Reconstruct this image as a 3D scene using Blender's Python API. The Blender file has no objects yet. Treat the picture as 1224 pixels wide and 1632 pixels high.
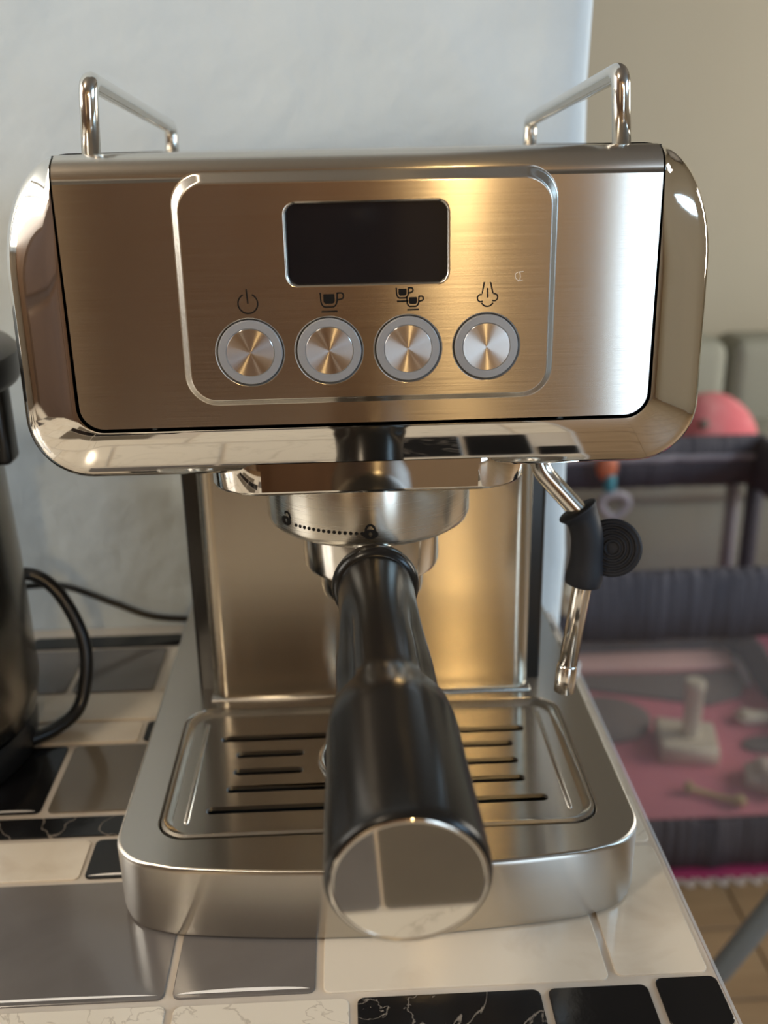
import bpy, bmesh, math, random
from mathutils import Vector, Matrix
PI = math.pi
sc = bpy.context.scene
COL = sc.collection
random.seed(7)

# ------------------------------------------------------------------ camera
def cam_axes(yaw, pitch, roll):
    f = Vector((math.sin(yaw)*math.cos(pitch), math.cos(yaw)*math.cos(pitch), -math.sin(pitch)))
    r = Vector((math.cos(yaw), -math.sin(yaw), 0)); u = r.cross(f)
    c, s = math.cos(roll), math.sin(roll)
    return c*r + s*u, -s*r + c*u, f
cd = bpy.data.cameras.new('camera'); cam = bpy.data.objects.new('camera', cd); COL.objects.link(cam)
CR, CU, CF = cam_axes(.0356, .3497, -.0198)
CP = Vector((-.0068, -.3454, .2944))
cam.matrix_world = Matrix(((CR.x, CU.x, -CF.x, CP.x), (CR.y, CU.y, -CF.y, CP.y), (CR.z, CU.z, -CF.z, CP.z), (0, 0, 0, 1)))
cd.sensor_fit = 'VERTICAL'; cd.sensor_height = 36; cd.sensor_width = 27
cd.lens = 36*1600/1632; cd.clip_start = .01
cd.dof.use_dof = True; cd.dof.focus_distance = .355; cd.dof.aperture_fstop = 9.0
sc.camera = cam

# ------------------------------------------------------------------ world, lights, exposure
sc.view_settings.view_transform = 'Standard'; sc.view_settings.look = 'None'
sc.view_settings.exposure = 0.0; sc.view_settings.gamma = 1; sc.view_settings.use_curve_mapping = False
w = bpy.data.worlds.new('world'); sc.world = w; w.use_nodes = True
w.node_tree.nodes['Background'].inputs[0].default_value = (.62, .78, 1, 1)
w.node_tree.nodes['Background'].inputs[1].default_value = 1.0

def area(name, loc, target, sx, sy, power, color):
    l = bpy.data.lights.new(name, 'AREA'); l.shape = 'RECTANGLE'; l.size = sx; l.size_y = sy
    l.energy = power; l.color = color
    o = bpy.data.objects.new(name, l); COL.objects.link(o); o.location = loc
    o.rotation_euler = (Vector(target)-Vector(loc)).to_track_quat('-Z', 'Y').to_euler(); return o
area('window_daylight', (1.12, -2.66, .125), (1.12, 0, .125), .68, 1.93, 15, (.70, .86, 1.0))
area('kitchen_side_daylight', (2.86, -1.25, 1.02), (0, -1.25, .6), 1.5, .9, 47, (.48, .74, 1.0))
area('side_window_daylight', (2.86, 1.3, .45), (0, 1.3, .45), 1.3, 1.1, 60, (1.0, .93, .80))
area('left_wall_fill', (-1.62, -.12, .78), (0, -.12, .50), .66, .9, 17, (1, .92, .80))  # added fill to brighten the lower left wall, no window known there
LAMP = Vector((.27, -2.0, .82))
pl = bpy.data.lights.new('pendant_bulb_light', 'POINT'); pl.energy = 19; pl.color = (1, .66, .28); pl.shadow_soft_size = .04
plo = bpy.data.objects.new('pendant_bulb_light', pl); COL.objects.link(plo); plo.location = LAMP

CLAMP = Vector((-.78, -.80, 1.42))
cl = bpy.data.lights.new('ceiling_bulb_light', 'POINT'); cl.energy = 27; cl.color = (1, .84, .64); cl.shadow_soft_size = .09
clo = bpy.data.objects.new('ceiling_bulb_light', cl); COL.objects.link(clo); clo.location = CLAMP
area('rear_left_fill', (-1.15, -2.55, .4), (-1.15, 0, .4), .6, 1.4, 1.6, (1, .72, .42))  # added warm fill, lifts the brown of the panel's left part

# ------------------------------------------------------------------ materials
def mat(name, color, rough=.5, metal=0., spec=.5, coat=0., noise=None, bump=None, alpha=None, tangent=None, aniso=0., brush=None, emit=None, aniso_noise=0):
    m = bpy.data.materials.new(name); m.use_nodes = True
    nt = m.node_tree; N = nt.nodes; L = nt.links; b = N['Principled BSDF']
    b.inputs['Base Color'].default_value = (*color, 1); b.inputs['Roughness'].default_value = rough
    b.inputs['Metallic'].default_value = metal; b.inputs['Specular IOR Level'].default_value = spec
    b.inputs['Coat Weight'].default_value = coat; b.inputs['Coat Roughness'].default_value = .08
    tc = N.new('ShaderNodeTexCoord')
    if noise:                       # (scale, color2, lo, hi, detail, mapping scale)
        sc_, c2, lo, hi, det, ms = noise
        mp = N.new('ShaderNodeMapping'); mp.inputs['Scale'].default_value = ms
        L.new(tc.outputs['Object'], mp.inputs[0])
        nz = N.new('ShaderNodeTexNoise'); nz.inputs['Scale'].default_value = sc_; nz.inputs['Detail'].default_value = det
        nz.inputs['Distortion'].default_value = .6
        L.new(mp.outputs[0], nz.inputs['Vector'])
        rp = N.new('ShaderNodeValToRGB'); rp.color_ramp.elements[0].position = lo; rp.color_ramp.elements[1].position = hi
        rp.color_ramp.elements[0].color = (*color, 1); rp.color_ramp.elements[1].color = (*c2, 1)
        L.new(nz.outputs[0], rp.inputs[0]); L.new(rp.outputs[0], b.inputs['Base Color'])
    if bump:                        # (scale, strength, distance, mapping scale)
        mp = N.new('ShaderNodeMapping'); mp.inputs['Scale'].default_value = bump[3]
        L.new(tc.outputs['Object'], mp.inputs[0])
        nz = N.new('ShaderNodeTexNoise'); nz.inputs['Scale'].default_value = bump[0]; nz.inputs['Detail'].default_value = 5
        L.new(mp.outputs[0], nz.inputs['Vector'])
        bp = N.new('ShaderNodeBump'); bp.inputs['Strength'].default_value = bump[1]; bp.inputs['Distance'].default_value = bump[2]
        L.new(nz.outputs[0], bp.inputs['Height']); L.new(bp.outputs[0], b.inputs['Normal'])
    if aniso:
        b.inputs['Anisotropic'].default_value = aniso
        if tangent == 'radial_y':   # circular grooves turned about the local y axis
            L.new(tc.outputs['Object'], b.inputs['Tangent'])
        elif tangent:
            cx = N.new('ShaderNodeCombineXYZ')
            for i in range(3): cx.inputs[i].default_value = tangent[i]
            L.new(cx.outputs[0], b.inputs['Tangent'])
    if brush:                       # fine brushing lines: (mapping scale, roughness low, roughness high, tint amount)
        mp = N.new('ShaderNodeMapping'); mp.inputs['Scale'].default_value = brush[0]
        L.new(tc.outputs['Object'], mp.inputs[0])
        nz = N.new('ShaderNodeTexNoise'); nz.inputs['Scale'].default_value = 1; nz.inputs['Detail'].default_value = 4
        L.new(mp.outputs[0], nz.inputs['Vector'])
        mr = N.new('ShaderNodeMapRange'); mr.inputs[1].default_value = .3; mr.inputs[2].default_value = .7
        mr.inputs[3].default_value = brush[1]; mr.inputs[4].default_value = brush[2]
        L.new(nz.outputs[0], mr.inputs[0]); L.new(mr.outputs[0], b.inputs['Roughness'])
        if brush[3]:
            mx = N.new('ShaderNodeMix'); mx.data_type = 'RGBA'
            mx.inputs[6].default_value = (*color, 1); mx.inputs[7].default_value = (*[c*(1-brush[3]) for c in color], 1)
            L.new(nz.outputs[0], mx.inputs[0]); L.new(mx.outputs[2], b.inputs['Base Color'])
    if emit:
        b.inputs['Emission Color'].default_value = (*emit[0], 1); b.inputs['Emission Strength'].default_value = emit[1]
    if alpha is not None: b.inputs['Alpha'].default_value = alpha
    return m
BR = (3, 900, 2200)
M = {}
M['panel'] = mat('brushed_steel_panel', (.72, .69, .635), .19, 1, aniso=1, tangent=(0, -1, 1), brush=((25, 900, 3600), .165, .215, .14))
M['column'] = mat('brushed_steel_column', (.60, .55, .46), .19, 1, aniso=1, tangent=(0, -1, 1), brush=((20, 900, 4200), .17, .21, .05))
M['steel'] = mat('satin_steel', (.55, .53, .49), .27, 1, aniso=1, tangent=(0, -1, 1))
M['collar'] = mat('turned_steel', (.68, .65, .58), .26, 1, aniso=.7, tangent=(0, 0, 1), brush=((25, 25, 5200), .24, .28, .04))
M['chrome'] = mat('polished_chrome', (.80, .77, .72), .045, 1)
M['chrome_soft'] = mat('worn_chrome', (.74, .72, .68), .14, 1)
M['button'] = mat('turned_button_metal', (.88, .86, .83), .20, 1, aniso=1, tangent='radial_y')
M['button_ring'] = mat('grey_button_ring', (.30, .31, .33), .3, 0, .6, coat=.4)
M['glass_black'] = mat('black_display_glass', (.010, .010, .012), .07, 0, .5)
M['black'] = mat('black_plastic', (.012, .0115, .011), .28, 0, .5)
M['handle'] = mat('black_handle_plastic', (.011, .010, .009), .24, 0, .26, bump=(900, .05, .0002, (1, 1, 1)))
M['rubber'] = mat('matte_black_rubber', (.012, .014, .020), .62, 0, .35)
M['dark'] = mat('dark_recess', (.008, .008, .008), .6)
M['ink'] = mat('black_print', (.008, .007, .006), .6, 0, .15)
M['scuff'] = mat('scuff', (.75, .7, .62), .5)
M['greyp'] = mat('dark_grey_plastic', (.03, .03, .03), .4)
M['kettle'] = mat('dark_steel_kettle', (.34, .32, .29), .26, 1)
M['wall'] = mat('white_plaster', (.66, .75, .81), .62, 0, .4, bump=(26, .5, .006, (1, 1, 1)), noise=(3, (.60, .70, .77), .35, .7, 4, (1, 1, 1)))
M['wall2'] = mat('beige_paint', (.56, .52, .42), .8, noise=(1.2, (.52, .48, .385), .3, .7, 3, (1, 1, 1)))
M['wallk'] = mat('tan_paint', (.36, .25, .155), .8)
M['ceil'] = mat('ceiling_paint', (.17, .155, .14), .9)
M['grout'] = mat('film_grout', (.64, .57, .49), .22, 0, .5, coat=.5, noise=(30, (.57, .50, .42), .35, .7, 4, (1, 1, 1)), bump=(55, .10, .0012, (1, 1, 1)))
M['t_beige'] = mat('beige_marble_print', (.74, .67, .56), .13, 0, .5, coat=.6, noise=(26, (.60, .51, .40), .50, .78, 8, (1, 1.4, 1)), bump=(55, .10, .0012, (1, 1, 1)))
M['t_grey'] = mat('dark_grey_print', (.135, .122, .115), .16, 0, .5, coat=.6, noise=(14, (.185, .17, .16), .4, .75, 6, (1, 1, 1)), bump=(55, .10, .0012, (1, 1, 1)))
M['t_brown'] = mat('brown_grey_print', (.125, .105, .082), .18, 0, .5, coat=.6, noise=(10, (.16, .135, .10), .4, .75, 5, (1, 1, 1)), bump=(55, .10, .0012, (1, 1, 1)))
M['t_black'] = mat('black_print_tile', (.008, .008, .009), .12, 0, .5, bump=(70, .14, .0012, (1, 1, 1)))
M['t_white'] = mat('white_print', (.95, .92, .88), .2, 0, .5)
def veins(name, base, vein):
    m = mat(name, base, .13, 0, .5, bump=(70, .14, .0012, (1, 1, 1))); nt = m.node_tree; N = nt.nodes; L = nt.links
    tc = N.new('ShaderNodeTexCoord'); nz = N.new('ShaderNodeTexNoise'); nz.inputs['Scale'].default_value = 24; nz.inputs['Detail'].default_value = 7; nz.inputs['Distortion'].default_value = 1.8
    L.new(tc.outputs['Object'], nz.inputs['Vector'])
    rp = N.new('ShaderNodeValToRGB'); e = rp.color_ramp.elements
    e[0].position = .485; e[0].color = (*base, 1); e[1].position = .515; e[1].color = (*base, 1)
    k = e.new(.50); k.color = (*vein, 1)
    L.new(nz.outputs[0], rp.inputs[0]); L.new(rp.outputs[0], N['Principled BSDF'].inputs['Base Color']); return m
M['t_marble'] = veins('black_marble_print', (.010, .010, .011), (.25, .22, .19))
M['t_beige_v'] = veins('beige_veined_print', (.73, .67, .57), (.52, .46, .38))
M['wood'] = mat('tan_floor_wood', (.36, .235, .125), .45, noise=(5, (.28, .175, .09), .35, .7, 6, (1, 8, 1)))
M['doorwood'] = mat('brown_door_wood', (.16, .085, .045), .4, noise=(3, (.11, .055, .028), .35, .7, 6, (8, 1, 1)))
M['cab'] = mat('cabinet_laminate', (.30, .26, .21), .4)
M['white_frame'] = mat('white_frame_paint', (.75, .75, .73), .4)
M['sofa'] = mat('grey_green_upholstery', (.34, .345, .29), .9, bump=(300, .3, .002, (1, 1, 1)))
M['pink_plush'] = mat('pink_plush', (.72, .18, .21), .9, noise=(10, (.78, .30, .32), .4, .7, 3, (1, 1, 1)), bump=(200, .4, .004, (1, 1, 1)))
M['pp_dark'] = mat('dark_grey_fabric', (.085, .082, .105), .8, bump=(9, .6, .02, (6, 1, .4)))
M['pp_band'] = mat('dark_plum_grey_fabric', (.085, .070, .077), .85, bump=(9, .8, .03, (8, 1, .3)))
M['pp_light'] = mat('lilac_grey_fabric', (.36, .34, .40), .8)
M['pp_mesh'] = mat('fine_grey_mesh', (.34, .32, .325), .8, alpha=.36)
M['pp_mat'] = mat('rose_pink_mat', (.72, .22, .28), .8, noise=(3, (.64, .18, .23), .35, .7, 3, (1, 1, 1)))
M['pink_pale'] = mat('pale_pink_fabric', (.80, .50, .47), .85)
M['toy_white'] = mat('cream_toy_plastic', (.80, .72, .58), .5)
M['toy_yellow'] = mat('yellow_toy', (.60, .44, .18), .5)
M['toy_orange'] = mat('orange_toy', (.58, .17, .09), .5)
M['toy_teal'] = mat('teal_toy', (.08, .32, .42), .5)
M['toy_ring'] = mat('lilac_white_toy', (.50, .47, .53), .5)
M['grey_patch'] = mat('dark_grey_matte', (.20, .165, .15), .9)
M['rug'] = mat('crimson_rug', (.34, .030, .10), .9)
M['trim'] = mat('white_crochet', (.60, .50, .44), .9)
M['tube'] = mat('grey_coated_tube', (.20, .21, .21), .4)
M['lampm'] = mat('lamp_shade_metal', (.1, .08, .06), .5)
M['bulb'] = mat('warm_bulb', (1, .8, .5), .3, emit=((1, .62, .26), 18))
M['film'] = mat('clear_film', (.75, .77, .80), .08, 0, .6, alpha=.45)

# ------------------------------------------------------------------ mesh helpers
def thing(name, label, cat, loc=(0, 0, 0), group=None):
    o = bpy.data.objects.new(name, None); COL.objects.link(o); o.location = loc; o.empty_display_size = .02
    o['label'] = label; o['category'] = cat
    if group: o['group'] = group
    return o
def tag(o, label, cat, group=None):
    o['label'] = label; o['category'] = cat
    if group: o['group'] = group
    return o
def mk(name, V, Fc, material, parent=None, smooth=True, loc=(0, 0, 0), angle=None, recalc=True):
    """verts in world coordinates; loc = the origin the object gets (world)."""
    me = bpy.data.meshes.new(name)
    lo = Vector(loc); me.from_pydata([tuple(Vector(v)-lo) for v in V], [], Fc)
    if recalc:
        bm = bmesh.new(); bm.from_mesh(me); bmesh.ops.remove_doubles(bm, verts=bm.verts, dist=1e-7)
        bmesh.ops.recalc_face_normals(bm, faces=bm.faces); bm.to_mesh(me); bm.free()
    me.materials.append(material)
    if smooth:
        me.polygons.foreach_set('use_smooth', [True]*len(me.polygons))
        if angle: me.set_sharp_from_angle(angle=math.radians(angle))
        for p in me.polygons:            # large flat fields stay flat, only fillets are smoothed
            n = p.normal
            if angle and max(abs(n.x), abs(n.y), abs(n.z)) > .99999: p.use_smooth = False
    o = bpy.data.objects.new(name, me); COL.objects.link(o)
    o.location = lo
    if parent:
        o.parent = parent
        pw = Vector((0, 0, 0)); p = parent
        while p: pw += p.location; p = p.parent
        o.location = lo - pw
    return o
def struct(o): o['kind'] = 'structure'; return o
class MB:
    def __init__(s): s.V = []; s.F = []
    def add(s, V, F):
        n = len(s.V); s.V += [tuple(v) for v in V]; s.F += [tuple(i+n for i in f) for f in F]; return s
    def box(s, a, b, bev=0, seg=2):
        if not bev:
            (x0, y0, z0), (x1, y1, z1) = a, b
            return s.add([(x0,y0,z0),(x1,y0,z0),(x1,y1,z0),(x0,y1,z0),(x0,y0,z1),(x1,y0,z1),(x1,y1,z1),(x0,y1,z1)],
                         [(0,3,2,1),(4,5,6,7),(0,1,5,4),(1,2,6,5),(2,3,7,6),(3,0,4,7)])
        bm = bmesh.new(); bmesh.ops.create_cube(bm, size=1)
        c = [(p+q)/2 for p, q in zip(a, b)]; d = [abs(q-p) for p, q in zip(a, b)]
        for v in bm.verts: v.co = Vector((c[0]+v.co.x*d[0], c[1]+v.co.y*d[1], c[2]+v.co.z*d[2]))
        bmesh.ops.bevel(bm, geom=list(bm.edges), offset=bev, segments=seg, profile=.5, affect='EDGES', clamp_overlap=True)
        return s.bm(bm)
    def bm(s, bm):
        bm.verts.ensure_lookup_table(); bm.verts.index_update()
        s.add([v.co[:] for v in bm.verts], [[v.index for v in f.verts] for f in bm.faces]); bm.free(); return s
    def loft(s, loops, closed=True, cap0=False, cap1=False):
        n = len(loops[0]); V = [p for l in loops for p in l]; F = []
        for i in range(len(loops)-1):
            for j in range(n if closed else n-1):
                k = (j+1) % n; F.append((i*n+j, i*n+k, (i+1)*n+k, (i+1)*n+j))
        if cap0: F.append(tuple(range(n))[::-1])
        if cap1: F.append(tuple((len(loops)-1)*n+j for j in range(n)))
        return s.add(V, F)
    def lathe(s, prof, c=(0, 0, 0), axis='z', n=48, sx=1., sy=1., cap0=False, cap1=False):
        loops = []
        for r, h in prof:
            l = []
            for k in range(n):
                a = 2*PI*k/n; u, v = r*math.cos(a)*sx, r*math.sin(a)*sy
                p = {'z': (u, v, h), 'y': (u, h, v), 'x': (h, u, v)}[axis]
                l.append((p[0]+c[0], p[1]+c[1], p[2]+c[2]))
            loops.append(l)
        return s.loft(loops, True, cap0, cap1)
    def tube(s, pts, r, n=16, caps=True, flat=1.):
        pts = [Vector(p) for p in pts]; R = r if isinstance(r, (list, tuple)) else [r]*len(pts)
        T = []
        for i in range(len(pts)):
            a = pts[max(i-1, 0)]; b = pts[min(i+1, len(pts)-1)]; T.append((b-a).normalized())
        up = Vector((0, 0, 1)) if abs(T[0].z) < .9 else Vector((0, 1, 0))
        u = T[0].cross(up).normalized(); loops = []
        for i, p in enumerate(pts):
            u = (u-T[i]*u.dot(T[i])).normalized(); v = T[i].cross(u)
            loops.append([tuple(p+u*math.cos(2*PI*k/n)*R[i]+v*math.sin(2*PI*k/n)*R[i]*flat) for k in range(n)])
        return s.loft(loops, True, caps, caps)
    def fill(s, loops):                         # planar region bounded by closed loops (holes allowed)
        bm = bmesh.new(); E = []
        for l in loops:
            vs = [bm.verts.new(p) for p in l]
            E += [bm.edges.new((vs[i], vs[(i+1) % len(vs)])) for i in range(len(vs))]
        bmesh.ops.triangle_fill(bm, use_beauty=True, use_dissolve=False, edges=E)
        return s.bm(bm)
    def build(s, name, m, parent=None, **k): return mk(name, s.V, s.F, m, parent, **k)
def rr(x0, x1, z0, z1, r, n=8):                 # rounded rectangle, r = (bl, br, tr, tl) or number
    if not isinstance(r, (tuple, list)): r = (r,)*4
    out = []
    for (cx, cz, a0, q) in ((x0, z0, PI, r[0]), (x1, z0, 1.5*PI, r[1]), (x1, z1, 0, r[2]), (x0, z1, .5*PI, r[3])):
        mx = cx + (q if cx == x0 else -q); mz = cz + (q if cz == z0 else -q)
        for k in range(n+1):
            a = a0 + .5*PI*k/n; out.append((mx+q*math.cos(a), mz+q*math.sin(a)))
    return out
def XZ(l, y): return [(p[0], y, p[1]) for p in l]
def XY(l, z): return [(p[0], p[1], z) for p in l]
def circ(cx, cz, r, n=40): return [(cx+r*math.cos(2*PI*k/n), cz+r*math.sin(2*PI*k/n)) for k in range(n)]
def curve(P, n=10):                             # Catmull-Rom through the points
    P = [Vector(p) for p in P]; out = []
    for i in range(len(P)-1):
        a = P[max(i-1, 0)]; b = P[i]; c = P[i+1]; d = P[min(i+2, len(P)-1)]
        for k in range(n):
            t = k/n; out.append(.5*((2*b)+(c-a)*t+(2*a-5*b+4*c-d)*t*t+(3*b-a-3*c+d)*t**3))
    out.append(P[-1]); return out
def bend(P, r, n=8):                            # polyline with filleted corners
    P = [Vector(p) for p in P]; out = [P[0]]
    for i in range(1, len(P)-1):
        a = (P[i-1]-P[i]).normalized(); b = (P[i+1]-P[i]).normalized()
        ri = r[i-1] if isinstance(r, (list, tuple)) else r
        s0 = P[i]+a*ri; s1 = P[i]+b*ri
        for k in range(n+1):
            t = k/n; out.append(s0*(1-t)**2+P[i]*2*t*(1-t)+s1*t*t)
    out.append(P[-1]); return out
def ribbon(mb, pts, wd, closed=False, th=.00012, place=None):
    """flat print stroke of width wd along 2-D points; place maps (u, v, depth) to 3-D"""
    n = len(pts); L_, R_ = [], []
    for i, p in enumerate(pts):
        a = pts[i-1] if (i > 0 or closed) else pts[i]; b = pts[(i+1) % n] if (i < n-1 or closed) else pts[i]
        dx, dy = b[0]-a[0], b[1]-a[1]; q = math.hypot(dx, dy) or 1; nx, ny = -dy/q*wd/2, dx/q*wd/2
        L_.append((p[0]+nx, p[1]+ny)); R_.append((p[0]-nx, p[1]-ny))
    loops = [[place(*L_[i], th), place(*R_[i], th), place(*R_[i], 0), place(*L_[i], 0)] for i in range(n)]
    if closed: loops.append(loops[0]); mb.loft(loops, True)
    else: mb.loft(loops, True, True, True)
def arc(cx, cz, r, a0, a1, n=24, rz=None):
    rz = rz or r
    return [(cx+r*math.cos(math.radians(a0+(a1-a0)*k/n)), cz+rz*math.sin(math.radians(a0+(a1-a0)*k/n))) for k in range(n+1)]

# ------------------------------------------------------------------ room shell
FZ, CZ = -.88, 1.62
X0, X1, Y0, Y1 = -1.6, 2.8, -2.6, 3.0
fl = struct(MB().box((X0, Y0, FZ-.05), (X1, Y1, FZ-.008)).build('floor', M['wood'], smooth=False))
pm = None
for j in range(40):
    y = Y0+.14*j
    for k in range(4):
        x = X0+1.1*k + (.0 if j % 2 else 0)
        if pm is None:
            pm = MB().box((X0+.0015, Y0+.001, FZ-.008), (X0+1.0985, Y0+.1385, FZ), .0015, 1).build('plank', M['wood'], fl, smooth=False, loc=(X0, Y0, FZ))
            o = pm
        else:
            o = pm.copy(); COL.objects.link(o)
        o.parent = fl; o.location = (x, y, FZ)
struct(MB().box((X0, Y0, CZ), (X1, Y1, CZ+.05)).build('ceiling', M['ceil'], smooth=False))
wl = MB(); ly0, ly1, lz0, lz1 = -.46, .22, .32, 1.24  # opening in the left wall added for the fill light
wl.box((X0-.05, Y0, FZ), (X0, ly0, CZ)); wl.box((X0-.05, ly1, FZ), (X0, Y1, CZ)); wl.box((X0-.05, ly0, FZ), (X0, ly1, lz0)); wl.box((X0-.05, ly0, lz1), (X0, ly1, CZ))
struct(wl.build('wall_left', M['wallk'], smooth=False))
# right wall with an opening for the living room window
wr = MB(); wy0, wy1, wz0, wz1 = .65, 1.95, -.1, 1.0
ky0, ky1, kz0, kz1 = -2.0, -.5, .57, 1.47
wr.box((X1, Y0, FZ), (X1+.05, ky0, CZ)); wr.box((X1, ky1, FZ), (X1+.05, wy0, CZ)); wr.box((X1, ky0, FZ), (X1+.05, ky1, kz0)); wr.box((X1, ky0, kz1), (X1+.05, ky1, CZ)); wr.box((X1, wy1, FZ), (X1+.05, Y1, CZ)); wr.box((X1, wy0, FZ), (X1+.05, wy1, wz0)); wr.box((X1, wy0, wz1), (X1+.05, wy1, CZ))
struct(wr.build('wall_right', M['wall2'], smooth=False))
struct(MB().box((X0, Y1, FZ), (X1, Y1+.05, CZ)).build('wall_far', M['wall2'], smooth=False))
# wall behind the camera with the kitchen window
wb = MB(); vx0, vx1, vz0, vz1 = .78, 1.46, -.84, 1.095
wb.box((X0, Y0-.05, FZ), (vx0, Y0, CZ)); wb.box((vx1, Y0-.05, FZ), (X1, Y0, CZ)); wb.box((vx0, Y0-.05, FZ), (vx1, Y0, vz0)); wb.box((vx0, Y0-.05, vz1), (vx1, Y0, CZ))
struct(wb.build('wall_rear', M['wallk'], smooth=False))
def window(name, fn, u0, u1, z0, z1):
    mb = MB(); t = .04
    for a, b, c, d in ((u0, u1, z0, z0+t), (u0, u1, z1-t, z1), (u0, u0+t, z0, z1), (u1-t, u1, z0, z1), ((u0+u1)/2-.02, (u0+u1)/2+.02, z0, z1)):
        p, q = fn(a, c, 0), fn(b, d, 1); mb.box(tuple(min(i, j) for i, j in zip(p, q)), tuple(max(i, j) for i, j in zip(p, q)), .004, 1)
    return struct(mb.build(name, M['white_frame'], smooth=False))
window('window_1', lambda u, z, k: (u, Y0-.04+.03*k, z), vx0, vx1, vz0, vz1)
window('window_2', lambda u, z, k: (X1+.01+.03*k, u, z), wy0, wy1, wz0, wz1)
dr = MB(); dr.box((-.75, Y0, FZ), (.15, Y0+.04, 1.15), .004, 1)
for a, b in ((-.65, -.34), (-.26, .05)):
    for c, d in ((FZ+.15, -.1), (.0, 1.0)): dr.box((a, Y0+.03, c), (b, Y0+.052, d), .01, 1)
dr = struct(dr.build('door_1', M['doorwood'], smooth=False))
MB().tube([(.08, Y0+.04, .12), (.08, Y0+.09, .12), (-.02, Y0+.09, .12)], .009).build('door_handle', M['chrome_soft'], dr)
window('left_fill_frame', lambda u, z, k: (X0-.01+.03*k, u, z), ly0, ly1, lz0, lz1)  # frame added around the left wall fill
window('window_3', lambda u, z, k: (X1+.01+.03*k, u, z), ky0, ky1, kz0, kz1)
# plaster wall behind the machine, ending at the passage to the living room
bm = bmesh.new()
WE = .1335
nx, nz = 60, 60
def wallx(z): return WE + .0015*math.sin(z*21+1)+.001*math.sin(z*53)+.006*(z-.1)
V = []; F = []
zs = [FZ+(CZ-FZ)*i/nz for i in range(nz+1)]
prof = [(X0, .26), (-.6, .26), (-.3, .26), (WE-.03, .26), (WE-.012, .2605), (WE-.004, .2635), (WE, .269), (WE, .30), (WE, .395), (WE-.01, .40), (X0, .40)]
loops = [[(p[0]+(wallx(z)-WE if p[0] > 0 else 0), p[1], z) for p in prof] for z in zs]
struct(MB().loft(loops, True, True, True).build('wall_kitchen', M['wall'], angle=50))
# pendant lamp that gives the warm light
tc_ = thing('reflection_cupboard', 'tall dark brown wooden cupboard added by the left wall to darken the chrome reflections', 'cupboard', (-1.35, -1.0, FZ))  # unseen, added so the left chrome reflects dark brown
MB().box((-1.59, -1.75, FZ), (-1.12, -.42, 1.15), .006, 1).build('carcass', M['doorwood'], tc_, smooth=False)
for a, b in ((-1.74, -1.09), (-1.08, -.43)):
    for c, d in ((FZ+.05, .10), (.12, 1.13)):
        dd = MB().box((-1.121, a, c), (-1.10, b, d), .006, 1).build('door', M['doorwood'], tc_, smooth=False)
        MB().lathe([(.012, -1.10), (.012, -1.085), (.016, -1.075), (.004, -1.07)], (0, a+.05, (c+d)/2), 'x', 14, cap1=True).build('knob', M['chrome_soft'], dd)
lt = thing('pendant_lamp', 'warm pendant lamp hanging behind the viewer, seen only as golden reflections', 'lamp', tuple(LAMP))
MB().tube([LAMP+Vector((0, 0, .09)), (LAMP.x, LAMP.y, CZ)], .004, 8).build('cord', M['black'], lt)
MB().lathe([(.02, .10), (.05, .085), (.06, .055), (.058, .055), (.048, .08), (.018, .094)], LAMP, 'z', 32).build('shade', M['lampm'], lt)

cl_ = thing('ceiling_lamp', 'round ceiling lamp above the viewer, seen only as glints on the steel', 'lamp', (CLAMP.x, CLAMP.y, CZ))
MB().lathe([(.02, CZ), (.13, CZ-.002), (.13, CZ-.03), (.10, CZ-.04), (.02, CZ-.04)], (CLAMP.x, CLAMP.y, 0), 'z', 32, cap1=True).build('canopy', M['white_frame'], cl_, angle=40)
MB().tube([(CLAMP.x, CLAMP.y, CZ-.04), (CLAMP.x, CLAMP.y, CLAMP.z+.10)], .012, 12).build('stem', M['lampm'], cl_)

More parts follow.
